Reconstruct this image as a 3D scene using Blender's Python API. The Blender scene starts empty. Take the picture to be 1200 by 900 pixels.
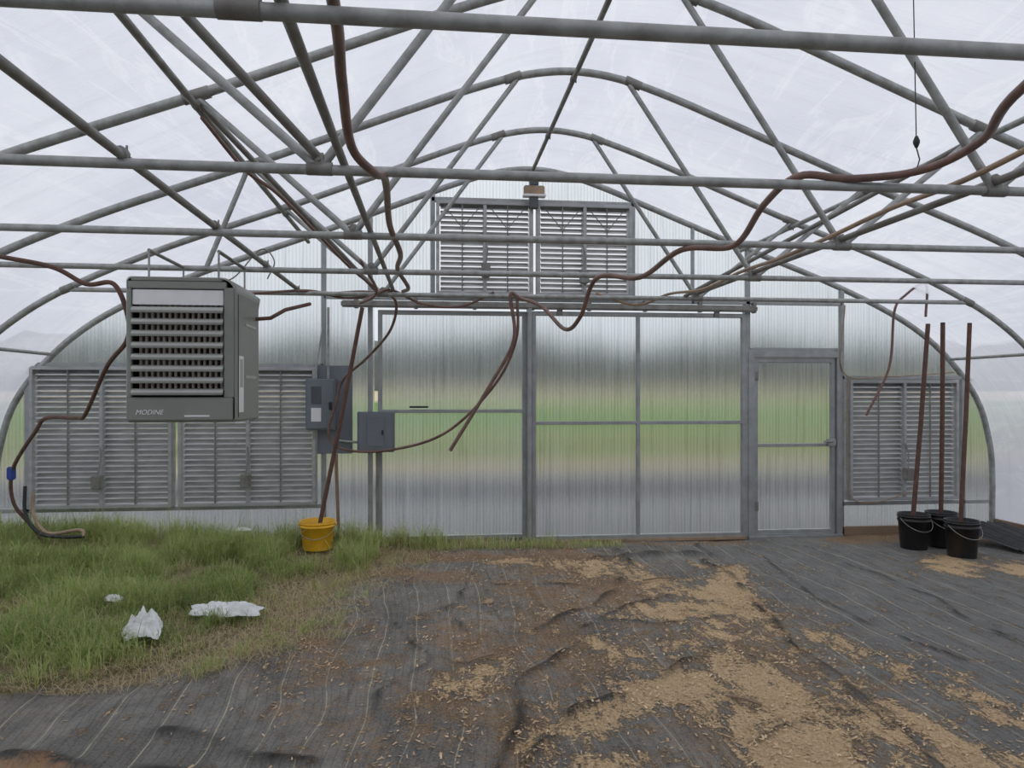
import bpy, math, random
import numpy as np
from mathutils import Vector, noise as mnoise
random.seed(7); np.random.seed(7)
scene=bpy.context.scene
scene.view_settings.view_transform='Standard'
C=1.05; WY=7.8
TY=[-5.5,-4.3,-3.1,-1.9,-0.67,0.54,1.75,2.96,4.17,5.38,6.6]

# ---------------------------------------------------------------- materials
def mat(name):
    m=bpy.data.materials.new(name); m.use_nodes=True
    nt=m.node_tree; nt.nodes.clear()
    out=nt.nodes.new('ShaderNodeOutputMaterial')
    return m,nt,out
def N(nt,t,**kw):
    n=nt.nodes.new(t)
    for k,v in kw.items():
        if k in n.inputs: n.inputs[k].default_value=v
        else: setattr(n,k,v)
    return n
def noise(nt,vec=None,scale=5,detail=4,rough=0.55,dist=0.0,vscale=None,rot=None):
    n=nt.nodes.new('ShaderNodeTexNoise')
    n.inputs['Scale'].default_value=scale; n.inputs['Detail'].default_value=detail
    n.inputs['Roughness'].default_value=rough; n.inputs['Distortion'].default_value=dist
    if rot is not None:
        mp=nt.nodes.new('ShaderNodeMapping'); mp.inputs['Rotation'].default_value=rot
        nt.links.new(vec,mp.inputs['Vector']); vec=mp.outputs[0]
    if vscale is not None:
        mp=nt.nodes.new('ShaderNodeMapping'); mp.inputs['Scale'].default_value=vscale
        nt.links.new(vec,mp.inputs['Vector']); vec=mp.outputs[0]
    if vec is not None: nt.links.new(vec,n.inputs['Vector'])
    return n
def ramp(nt,src,stops):
    r=nt.nodes.new('ShaderNodeValToRGB'); cr=r.color_ramp
    while len(cr.elements)<len(stops): cr.elements.new(0.5)
    for e,(p,c) in zip(cr.elements,stops):
        e.position=p; e.color=(c,c,c,1) if isinstance(c,(int,float)) else (*c,1)
    nt.links.new(src,r.inputs[0]); return r
def mixc(nt,f,a,b,mode='MIX'):
    m=nt.nodes.new('ShaderNodeMix'); m.data_type='RGBA'; m.blend_type=mode
    for s,i in ((f,0),(a,6),(b,7)):
        if isinstance(s,(int,float)): m.inputs[i].default_value=s
        elif isinstance(s,tuple): m.inputs[i].default_value=(*s,1)
        else: nt.links.new(s,m.inputs[i])
    return m.outputs[2]
def simple(name,col,rough=0.5,metal=0.0,var=0.2,vs=8,col2=None,bump=0.0,vscale=(1,1,1)):
    m,nt,out=mat(name)
    tc=nt.nodes.new('ShaderNodeTexCoord')
    n=noise(nt,tc.outputs['Object'],vs,5,0.6,0,vscale)
    r=ramp(nt,n.outputs[0],[(0.35,0.0),(0.68,1.0)])
    c2=col2 if col2 else tuple(c*(1-var) for c in col)
    c=mixc(nt,r.outputs[0],col,c2)
    p=nt.nodes.new('ShaderNodeBsdfPrincipled'); p.inputs['Roughness'].default_value=rough; p.inputs['Metallic'].default_value=metal
    nt.links.new(c,p.inputs['Base Color'])
    if bump:
        b=nt.nodes.new('ShaderNodeBump'); b.inputs['Strength'].default_value=bump; b.inputs['Distance'].default_value=0.01
        nt.links.new(n.outputs[0],b.inputs['Height']); nt.links.new(b.outputs[0],p.inputs['Normal'])
    nt.links.new(p.outputs[0],out.inputs[0]); return m

M_galv=simple('galvanized_steel',(0.44,0.45,0.435),0.5,0.4,col2=(0.27,0.27,0.25),vs=14)
M_galvd=simple('weathered_steel',(0.29,0.29,0.27),0.55,0.35,col2=(0.19,0.17,0.15),vs=10)
M_rust=simple('rusty_steel',(0.17,0.09,0.065),0.75,0.1,col2=(0.10,0.055,0.042),vs=18)
M_hose=simple('brown_poly_tube',(0.23,0.13,0.10),0.45,0.0,col2=(0.12,0.068,0.054),vs=9)
M_tan=simple('tan_tube',(0.42,0.30,0.20),0.5,0.0,var=0.35)
M_alu=simple('shutter_frame',(0.47,0.48,0.48),0.5,0.3,col2=(0.33,0.335,0.33),vs=4,vscale=(1,1,3))
M_slat=simple('shutter_blade',(0.42,0.425,0.42),0.55,0.15,col2=(0.28,0.28,0.275),vs=5,vscale=(1,1,4))
M_lip_lit=simple('shutter_lip_lit',(0.76,0.77,0.77),0.45,0.3,col2=(0.54,0.54,0.54),vs=5)  # light stripes painted in: lip paler, blade face darker than plain shutter metal
M_frame=simple('door_frame_aluminium',(0.40,0.415,0.41),0.45,0.4,var=0.25)
M_heater=simple('heater_enamel',(0.26,0.272,0.238),0.42,0.1,var=0.12,vs=3)
M_heaterl=simple('heater_blade',(0.46,0.465,0.43),0.38,0.2,var=0.12,vs=3)
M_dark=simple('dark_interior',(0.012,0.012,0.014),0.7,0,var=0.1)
M_fin=simple('heat_exchanger',(0.50,0.44,0.38),0.4,0.2,var=0.3)
M_white=simple('white_label',(0.85,0.85,0.84),0.5,0,var=0.08)
M_box=simple('electrical_grey',(0.19,0.215,0.24),0.45,0.1,var=0.15,vs=3)
M_boxd=simple('electrical_dark',(0.09,0.10,0.11),0.5,0,var=0.1)
M_yel=simple('yellow_plastic',(1.0,0.55,0.03),0.4,0,var=0.12)
M_blk=simple('black_plastic',(0.018,0.018,0.019),0.35,0,var=0.3)
M_soil=simple('potting_soil',(0.03,0.022,0.016),0.95,0,var=0.4,vs=60,bump=0.6)
M_plas=simple('plastic_film_scrap',(0.88,0.89,0.88),0.3,0,var=0.25,vs=14,bump=0.4)
M_wood=simple('weathered_wood',(0.34,0.24,0.16),0.8,0,var=0.4,vs=20,vscale=(1,8,8))
M_stone=simple('stone',(0.50,0.37,0.23),0.85,0,var=0.4,vs=30,bump=0.4)
M_blackfab=simple('black_fabric',(0.05,0.05,0.052),0.7,0,var=0.4,vs=20,bump=0.4)
M_blue=simple('blue_tape',(0.03,0.07,0.35),0.5,0)

def film_mat():
    m,nt,out=mat('poly_film')
    g=nt.nodes.new('ShaderNodeNewGeometry'); P=g.outputs['Position']
    n1=noise(nt,P,1.0,5,0.55,0.8,(0.8,0.35,1.0))
    n2=noise(nt,P,1.0,6,0.55,0.6,(0.7,6,0.7),rot=(0,0,0.2))
    n3=noise(nt,P,1.3,4,0.55,1.2,(3.0,0.45,3.0),rot=(0,0,0.12))
    n4=noise(nt,P,5,6,0.7,0.3)
    c=ramp(nt,n1.outputs[0],[(0.32,(0.705,0.72,0.805)),(0.5,(0.76,0.775,0.85)),(0.68,(0.83,0.845,0.905))]).outputs[0]
    r2=ramp(nt,n2.outputs[0],[(0.50,0.0),(0.62,0.24),(0.68,0.06),(0.8,0.22)])
    c=mixc(nt,r2.outputs[0],c,(0.65,0.665,0.735))  # shaded side of film wrinkles painted into the colour
    r3=ramp(nt,n3.outputs[0],[(0.54,0.0),(0.59,0.32),(0.63,0.0),(0.75,0.5)])
    c=mixc(nt,r3.outputs[0],c,(0.95,0.96,0.98))  # pale light lines along wrinkles, painted into the film colour
    r4=ramp(nt,n4.outputs[0],[(0.55,0.0),(0.78,0.2)])
    c=mixc(nt,r4.outputs[0],c,(0.60,0.61,0.60))
    tr=nt.nodes.new('ShaderNodeBsdfTranslucent'); nt.links.new(c,tr.inputs[0])
    df=nt.nodes.new('ShaderNodeBsdfDiffuse'); nt.links.new(c,df.inputs[0])
    tp=nt.nodes.new('ShaderNodeBsdfTransparent'); nt.links.new(c,tp.inputs[0])
    gl=nt.nodes.new('ShaderNodeBsdfGlossy'); gl.inputs['Roughness'].default_value=0.3
    a=N(nt,'ShaderNodeMixShader'); a.inputs[0].default_value=0.12
    nt.links.new(tr.outputs[0],a.inputs[1]); nt.links.new(df.outputs[0],a.inputs[2])
    b=N(nt,'ShaderNodeMixShader'); b.inputs[0].default_value=0.22
    nt.links.new(a.outputs[0],b.inputs[1]); nt.links.new(tp.outputs[0],b.inputs[2])
    d=N(nt,'ShaderNodeMixShader'); d.inputs[0].default_value=0.05
    nt.links.new(b.outputs[0],d.inputs[1]); nt.links.new(gl.outputs[0],d.inputs[2])
    bp=nt.nodes.new('ShaderNodeBump'); bp.inputs['Strength'].default_value=0.7; bp.inputs['Distance'].default_value=0.08
    nt.links.new(n2.outputs[0],bp.inputs['Height'])
    for s in (tr,df,gl): nt.links.new(bp.outputs[0],s.inputs['Normal'])
    nt.links.new(d.outputs[0],out.inputs[0]); return m
M_film=film_mat()

def poly_mat(name,fac,tint):
    m,nt,out=mat(name)
    g=nt.nodes.new('ShaderNodeNewGeometry')
    st=noise(nt,g.outputs['Position'],1.0,7,0.7,0.15,(34,1,0.8))
    bl=noise(nt,g.outputs['Position'],1.0,4,0.5,0.2,(1.5,1,1.2))
    rf=nt.nodes.new('ShaderNodeBsdfRefraction'); rf.inputs['IOR'].default_value=1.25
    cc=ramp(nt,st.outputs[0],[(0.30,(0.80,0.82,0.83)),(0.48,(0.95,0.965,0.97)),(0.7,(0.975,0.985,0.99))])
    # twin-wall flutes: faint dark web every 25 mm
    sx=nt.nodes.new('ShaderNodeSeparateXYZ'); nt.links.new(g.outputs['Position'],sx.inputs[0])
    k=N(nt,'ShaderNodeMath',operation='MULTIPLY'); nt.links.new(sx.outputs[0],k.inputs[0]); k.inputs[1].default_value=28
    f=N(nt,'ShaderNodeMath',operation='FRACT'); nt.links.new(k.outputs[0],f.inputs[0])
    fr=ramp(nt,f.outputs[0],[(0.0,0.16),(0.25,0.0),(0.75,0.0),(1.0,0.16)])
    col=mixc(nt,fr.outputs[0],cc.outputs[0],(0.45,0.47,0.48))
    nt.links.new(col,rf.inputs['Color'])
    rf.inputs['Roughness'].default_value=0.26
    tr=nt.nodes.new('ShaderNodeBsdfTranslucent'); tr.inputs[0].default_value=(*tint,1)
    r=ramp(nt,st.outputs[0],[(0.3,max(0,fac-0.05)),(0.54,fac),(0.66,min(1,fac+0.08)),(0.8,min(1,fac+0.28))])
    rb=ramp(nt,bl.outputs[0],[(0.35,0.7),(0.7,1.3)])
    mm=N(nt,'ShaderNodeMath',operation='MULTIPLY'); nt.links.new(r.outputs[0],mm.inputs[0]); nt.links.new(rb.outputs[0],mm.inputs[1])
    mx=nt.nodes.new('ShaderNodeMixShader'); nt.links.new(mm.outputs[0],mx.inputs[0])
    nt.links.new(rf.outputs[0],mx.inputs[1]); nt.links.new(tr.outputs[0],mx.inputs[2])
    nt.links.new(mx.outputs[0],out.inputs[0]); return m
M_poly=poly_mat('polycarbonate',0.11,(0.70,0.74,0.78))
M_polyd=poly_mat('polycarbonate_door',0.075,(0.64,0.67,0.69))

# ---------------------------------------------------------------- mesh builder
class MB:
    def __init__(s): s.v=[];s.f=[];s.m=[];s.mats=[];s.sm=[]
    def mi(s,m):
        if m not in s.mats: s.mats.append(m)
        return s.mats.index(m)
    def add(s,vs,fs,m,smooth=False):
        o=len(s.v); k=s.mi(m); s.v+= [tuple(v) for v in vs]
        for f in fs: s.f.append([i+o for i in f]); s.m.append(k); s.sm.append(smooth)
    def box(s,a,b,m,bev=0.0):
        x0,y0,z0=a;x1,y1,z1=b
        if bev<=0:
            s.add([(x0,y0,z0),(x1,y0,z0),(x1,y1,z0),(x0,y1,z0),(x0,y0,z1),(x1,y0,z1),(x1,y1,z1),(x0,y1,z1)],
              [(0,3,2,1),(4,5,6,7),(0,1,5,4),(1,2,6,5),(2,3,7,6),(3,0,4,7)],m); return
        import bmesh
        bm=bmesh.new(); r=bmesh.ops.create_cube(bm,size=1)
        for v in bm.verts:
            v.co=Vector(((x0+x1)/2+v.co.x*(x1-x0),(y0+y1)/2+v.co.y*(y1-y0),(z0+z1)/2+v.co.z*(z1-z0)))
        bmesh.ops.bevel(bm,geom=bm.edges[:],offset=bev,segments=3,affect='EDGES')
        bm.verts.index_update()
        s.add([v.co[:] for v in bm.verts],[[v.index for v in f.verts] for f in bm.faces],m,False); bm.free()
    def tube(s,pts,r,m,n=10,caps=True):
        P=[Vector(p) for p in pts]; L=len(P)
        rr=r if isinstance(r,(list,tuple)) else [r]*L
        t=(P[1]-P[0]).normalized()
        u=t.orthogonal().normalized()
        vs=[]
        for i in range(L):
            a=P[max(i-1,0)];b=P[min(i+1,L-1)]; t2=(b-a).normalized()
            u=(u-t2*u.dot(t2)).normalized(); w=t2.cross(u)
            for k in range(n):
                an=2*math.pi*k/n; vs.append(P[i]+(u*math.cos(an)+w*math.sin(an))*rr[i])
        fs=[]
        for i in range(L-1):
            for k in range(n):
                k2=(k+1)%n; fs.append((i*n+k,i*n+k2,(i+1)*n+k2,(i+1)*n+k))
        s.add(vs,fs,m,True)
        if caps:
            s.add([vs[k] for k in range(n)],[list(range(n))[::-1]],m); s.add([vs[(L-1)*n+k] for k in range(n)],[list(range(n))],m)
    def lathe(s,prof,c,m,n=32):
        vs=[];L=len(prof)
        for (r,z) in prof:
            for k in range(n):
                a=2*math.pi*k/n; vs.append((c[0]+r*math.cos(a),c[1]+r*math.sin(a),c[2]+z))
        fs=[(i*n+k,i*n+(k+1)%n,(i+1)*n+(k+1)%n,(i+1)*n+k) for i in range(L-1) for k in range(n)]
        s.add(vs,fs,m,True)
    def build(s,name,parent=None):
        me=bpy.data.meshes.new(name); me.from_pydata(s.v,[],s.f)
        for m in s.mats: me.materials.append(m)
        me.polygons.foreach_set('material_index',s.m); me.polygons.foreach_set('use_smooth',s.sm); me.update()
        ob=bpy.data.objects.new(name,me); scene.collection.objects.link(ob)
        if parent: ob.parent=parent
        return ob
def cr(pts,k=8):
    P=[Vector(p) for p in pts]; P=[P[0]*2-P[1]]+P+[P[-1]*2-P[-2]]; o=[]
    for i in range(1,len(P)-2):
        a,b,c,d=P[i-1:i+3]
        for j in range(k):
            t=j/k; o.append(0.5*((2*b)+(c-a)*t+(2*a-5*b+4*c-d)*t*t+(3*b-a-3*c+d)*t**3))
    o.append(P[-2]); return o

# ---------------------------------------------------------------- arch profile
half=[(0,4.03),(.35,3.99),(.75,3.87),(1.25,3.68),(2.3,3.27),(3.4,2.86),(4.15,2.52),(4.62,2.22),(4.98,1.87),(5.23,1.5),(5.35,1.12),(5.4,.75),(5.4,0.0)]
full=[(-o,z) for o,z in half[::-1]]+half[1:]
prof=[(p.x,p.y) for p in cr([(a,b,0) for a,b in full],6)]
def ztop(o):
    o=abs(o)
    hp=[p for p in prof if p[0]>=0]
    for (a,b),(c,d) in zip(hp,hp[1:]):
        if c-a>1e-6 and a<=o<=c: return b+(d-b)*(o-a)/(c-a)
    return 0.75

for ti,y in enumerate(TY):
    b=MB()
    b.tube([(C+o,y,z) for o,z in prof],0.028,M_galv,12)
    b.tube([(C-4.2,y+.0,2.5),(C-2,y,2.495),(C+2,y,2.5),(C+4.2,y,2.5)],0.0205,M_galv,12)
    for s in (-1,1):
        nx=1.5 if s<0 else 1.42
        b.tube([(C+s*nx,y,2.5),(C+s*.43,y,3.95)],0.019,M_galv)
        b.tube([(C+s*nx,y,2.5),(C+s*2.35,y,3.24)],0.019,M_galv)
        b.tube([(C+s*nx-.05,y,2.5),(C+s*nx+.05,y,2.5)],.027,M_galvd,12)
        b.box((C+s*nx-.028,y-.024,2.50),(C+s*nx+.028,y+.024,2.56),M_galvd,.012)
        b.tube([(C+s*nx,y-.034,2.53),(C+s*nx,y+.034,2.53)],.008,M_galvd,6)
        b.tube([(C+s*.40,y,3.985),(C+s*.52,y,3.94)],.034,M_galvd)
        b.tube([(C+s*2.28,y,3.275),(C+s*2.42,y,3.225)],.034,M_galvd)
        b.tube([(C+s*4.12,y,2.53),(C+s*4.22,y,2.485)],.034,M_galvd)
    if ti in (9,):
        b.tube([(C-2.38,y,3.2),(C-2.66,y,2.5)],.018,M_galv)
    b.build('roof_truss')
def long(name,x,z,y0,y1,r,m,clamp=True):
    b=MB(); b.tube([(x,y0,z),(x,(y0+y1)/2,z-.01),(x,y1,z)],r,m,10)
    for y in TY:
        if clamp and y0<y<y1:
            b.tube([(x,y-.022,z),(x,y+.022,z)],r+.006,M_galvd,10); b.tube([(x+r,y,z+.03),(x+r,y,z-.03)],.005,M_galvd,6)
    return b.build(name)
long('roof_purlin',C,3.975,-5.9,WY-.02,.019,M_galvd)
long('roof_purlin',C-2.35,3.195,-5.9,WY-.02,.02,M_galvd)
long('roof_purlin',C+2.35,3.195,-5.9,WY-.02,.02,M_galv)
long('roof_purlin',C-4.85,2.0,-5.9,WY-.02,.017,M_galv)
long('roof_purlin',C+4.85,2.0,-5.9,WY-.02,.017,M_galv)
long('brace_pipe',-1.2,2.535,-1,6.62,.018,M_galvd)
long('brace_pipe',2.46,2.545,-1,6.65,.018,M_galvd)
long('gas_pipe',-.36,2.545,-1,6.62,.017,M_galvd,False)
b=MB(); b.tube([(-1.28,4.17,3.2),(-.5,6.6,2.52)],.018,M_galvd); b.build('diagonal_brace')
b=MB(); b.tube([(3.37,4.17,3.2),(2.35,6.6,2.52)],.018,M_galvd); b.build('diagonal_brace')
b=MB(); b.tube([(C-1.5,2.96,2.54),(-1.25,1.75,3.2)],.018,M_galvd); b.build('diagonal_brace')

# ---------------------------------------------------------------- film cover
vs=[];ys=np.linspace(-6,WY+.06,60); op=[]
for i,(o,z) in enumerate(prof):
    a=Vector(prof[max(i-1,0)]);c=Vector(prof[min(i+1,len(prof)-1)]); t=(c-a).normalized(); n=Vector((-t.y,t.x))
    op.append((o+n.x*.045,z+n.y*.045))
for y in ys:
    for (o,z) in op: vs.append((C+o,y,max(z,-.02)))
L=len(op); fs=[(j*L+i,j*L+i+1,(j+1)*L+i+1,(j+1)*L+i) for j in range(len(ys)-1) for i in range(L-1)]
b=MB(); b.add(vs,fs,M_film,True); b.build('ceiling')
b=MB()
b.add([(C+o,-6,max(z,-.02)) for o,z in op],[list(range(L))],M_film); b.build('wall_front')
for nm,s in (('baseboard_left',-1),('baseboard_right',1)):
    b=MB(); b.box((C+s*5.42-.02,-6,-.02),(C+s*5.42+.02,WY,.16),M_wood,.004); b.build(nm)

# ---------------------------------------------------------------- end wall
openings=[(-4.0,-1.21,.45,1.88),(.02,2.15,2.64,3.65),(4.64,6.0,.39,1.77),(-.62,3.5,-1,2.52),(3.5,4.6,-1,2.05)]
xs=sorted(set([C-5.4,C+5.4]+[o[0] for o in openings]+[o[1] for o in openings]+list(np.arange(C-5.4,C+5.4,.12))+[C+5.37,C-5.37,C-5.3,C+5.3]))
b=MB()
for x0,x1 in zip(xs,xs[1:]):
    if x1-x0<1e-4: continue
    xm=(x0+x1)/2; exc=sorted([(o[2],o[3]) for o in openings if o[0]<xm<o[1]])
    z=0.0; segs=[]
    for e in exc:
        if e[0]>z: segs.append((z,e[0]))
        z=e[1]
    segs.append((z,None))
    for a,c in segs:
        za=zb=a
        zc=c if c else ztop(x0-C); zd=c if c else ztop(x1-C)
        b.add([(x0,WY,za),(x1,WY,zb),(x1,WY,zd),(x0,WY,zc)],[(0,1,2,3)],M_poly)
        b.add([(x0,WY+.012,za),(x1,WY+.012,zb),(x1,WY+.012,zd),(x0,WY+.012,zc)],[(3,2,1,0)],M_poly)
def bar(b,x0,x1,z0,z1,y0=WY-.05,y1=WY-.004,m=M_frame): b.box((x0,y0,z0),(x1,y1,z1),m,.004)
b.tube([(C+o,WY-.03,z) for o,z in prof],0.032,M_galv,12)
for x,z1 in ((-1.14,ztop(-1.14-C)),(-.66,ztop(-.66-C)),(3.49,ztop(3.49-C)),(4.6,ztop(4.6-C)),(-4.05,ztop(-4.05-C)),(6.08,ztop(6.08-C))):
    bar(b,x-.025,x+.025,0,z1-.02)
bar(b,.0-.03,.02,2.62,ztop(.02-C)-.02); bar(b,2.15,2.20,2.62,ztop(2.17-C)-.02); bar(b,2.84,2.87,2.6,ztop(2.85-C)-.02)
bar(b,C-.02,C+.02,3.65,4.0)
for z0,z1,x0,x1 in ((2.06,2.12,3.5,4.6),(2.6,2.65,-1.14,4.6),(1.88,1.92,-4.35,-1.14),(.41,.45,-4.35,-1.14),(1.77,1.81,4.6,6.2),(.34,.38,4.6,6.4),(3.65,3.70,-.02,2.19)):
    bar(b,x0,x1,z0,z1)
bar(b,-4.35,-.62,0,.12,m=M_wood); bar(b,4.6,6.45,0,.10,m=M_wood)
b.build('wall_back')
b=MB(); b.box((-.95,WY-.17,2.505),(3.55,WY-.1,2.575),M_galvd,.015)
for x in np.arange(-.8,3.6,.62): b.box((x-.02,WY-.11,2.5),(x+.02,WY-.055,2.62),M_galvd,.004)
b.build('door_track')
def door(name,x0,x1,z0,z1,vx,hz,y,mat_p,fw=.045):
    b=MB()
    for yy,rev in ((y,0),(y+.012,1)):
        q=[(x0,yy,z0),(x1,yy,z0),(x1,yy,z1),(x0,yy,z1)]
        b.add(q,[(3,2,1,0) if rev else (0,1,2,3)],mat_p)
    y0,y1=y-.03,y+.03
    b.box((x0,y0,z0),(x0+fw,y1,z1),M_frame,.005); b.box((x1-fw,y0,z0),(x1,y1,z1),M_frame,.005)
    b.box((x0,y0-.001,z0),(x1,y1+.001,z0+fw),M_frame,.005); b.box((x0,y0-.001,z1-fw),(x1,y1+.001,z1),M_frame,.005)
    for v in vx: b.box((v-.018,y0,z0),(v+.018,y1,z1),M_frame,.004)
    for h in hz: b.box((x0,y0-.001,h-.018),(x1,y1+.001,h+.018),M_frame,.004)
    return b
b=door('door_1',1.05,3.44,.03,2.49,[2.22],[1.29],WY-.075,M_polyd)
for x in (1.35,3.1): b.box((x-.03,WY-.125,2.44),(x+.03,WY-.1,2.53),M_galvd,.004)
b.box((1.05,WY-.13,.0),(3.44,WY-.03,.035),M_tan,.004)
b.build('door_1')
b=door('door_2',-.58,1.0,.05,2.49,[],[1.42],WY-.02,M_poly)
b.box((-.25,WY-.075,1.455),(-.05,WY-.05,1.475),M_blk,.004)
b.build('door_2')
b=door('door_3',3.555,4.51,.04,2.0,[],[1.03],WY-.03,M_polyd)
b.box((4.40,WY-.10,1.02),(4.50,WY-.055,1.10),M_galv,.006)
b.tube([(4.34,WY-.12,1.07),(4.44,WY-.12,1.07),(4.47,WY-.06,1.07)],.012,M_galv,8)
for z in (.3,1.75): b.box((3.54,WY-.075,z),(3.60,WY-.055,z+.1),M_galvd,.003)
b.build('door_3')
b=MB()
b.box((3.47,WY-.09,0),(3.55,WY-.0,2.09),M_frame,.006); b.box((4.515,WY-.09,0),(4.58,WY,2.09),M_frame,.006); b.box((3.47,WY-.092,2.01),(4.58,WY,2.08),M_frame,.006)
b.box((3.47,WY-.11,-.01),(4.58,WY,.03),M_frame,.005)
b.box((1.0,WY-.16,0),(1.045,WY-.03,2.56),M_frame,.006); b.box((3.44,WY-.09,0),(3.475,WY,2.6),M_frame,.006)
b.build('trim_1')

def louver(x0,x1,z0,z1,cols,y=WY-.02,motors=(),diag=False):
    b=MB(); fw=.035; dep=.09
    b.box((x0,y-dep,z0),(x0+fw,y+.04,z1),M_alu,.004); b.box((x1-fw,y-dep,z0),(x1,y+.04,z1),M_alu,.004)
    b.box((x0+.001,y-dep-.001,z0),(x1-.001,y+.04,z0+fw),M_alu,.004); b.box((x0+.001,y-dep-.001,z1-fw),(x1-.001,y+.04,z1),M_alu,.004)
    W=(x1-x0-2*fw)/cols
    for c in range(cols):
        a=x0+fw+c*W; e=a+W
        if c: b.box((a-.018,y-dep,z0+fw),(a+.018,y+.03,z1-fw),M_alu,.004)
        nsl=int(round((z1-z0-2*fw)/.054)); p=(z1-z0-2*fw)/nsl
        for k in range(nsl):
            z=z0+fw+k*p
            q=[(a+.012,y-.055,z+.004),(e-.012,y-.055,z+.004),(e-.012,y-.008,z+p*.97),(a+.012,y-.008,z+p*.97)]
            q2=[(v[0],v[1]+.002,v[2]-.001) for v in q]
            b.add(q+q2,[(0,1,2,3),(7,6,5,4),(0,4,5,1),(2,6,7,3)],M_slat)
            b.box((a+.012,y-.062,z+.002),(e-.012,y-.052,z+.014),M_lip_lit)
        xx=a+W*.5
        b.box((xx-.006,y-.080,z0+fw),(xx+.006,y-.068,z1-fw),M_galvd,.002)
        for k in range(nsl):
            zz=z0+fw+k*p+.012
            b.box((xx+.004,y-.074,zz),(xx+.018,y-.060,zz+.008),M_galvd)
        if diag:
            b.tube([(a+.05,y-.075,z1-fw-.02),(xx,y-.08,z1-fw-.25)],.005,M_galvd,6); b.tube([(e-.05,y-.075,z1-fw-.02),(xx,y-.08,z1-fw-.25)],.005,M_galvd,6)
    for mx,mz in motors:
        b.box((mx-.045,y-.19,mz-.07),(mx+.045,y-.09,mz+.07),M_galvd,.008)
        b.tube([(mx,y-.14,mz+.07),(mx+.02,y-.12,mz+.22),(mx,y-.08,mz+.36)],.008,M_galvd,6)
    return b.build('louvered_shutter')
louver(-4.0,-2.64,.45,1.88,2,motors=((-3.33,.72),))
louver(-2.58,-1.21,.45,1.88,2,motors=((-1.9,.72),))
louver(4.66,5.98,.40,1.76,2,motors=((5.32,.7),))
louver(.03,1.06,2.65,3.64,2,y=WY-.06,motors=((.55,2.9),),diag=True)
louver(1.10,2.14,2.65,3.64,2,y=WY-.06,motors=((1.6,2.85),),diag=True)

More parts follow.
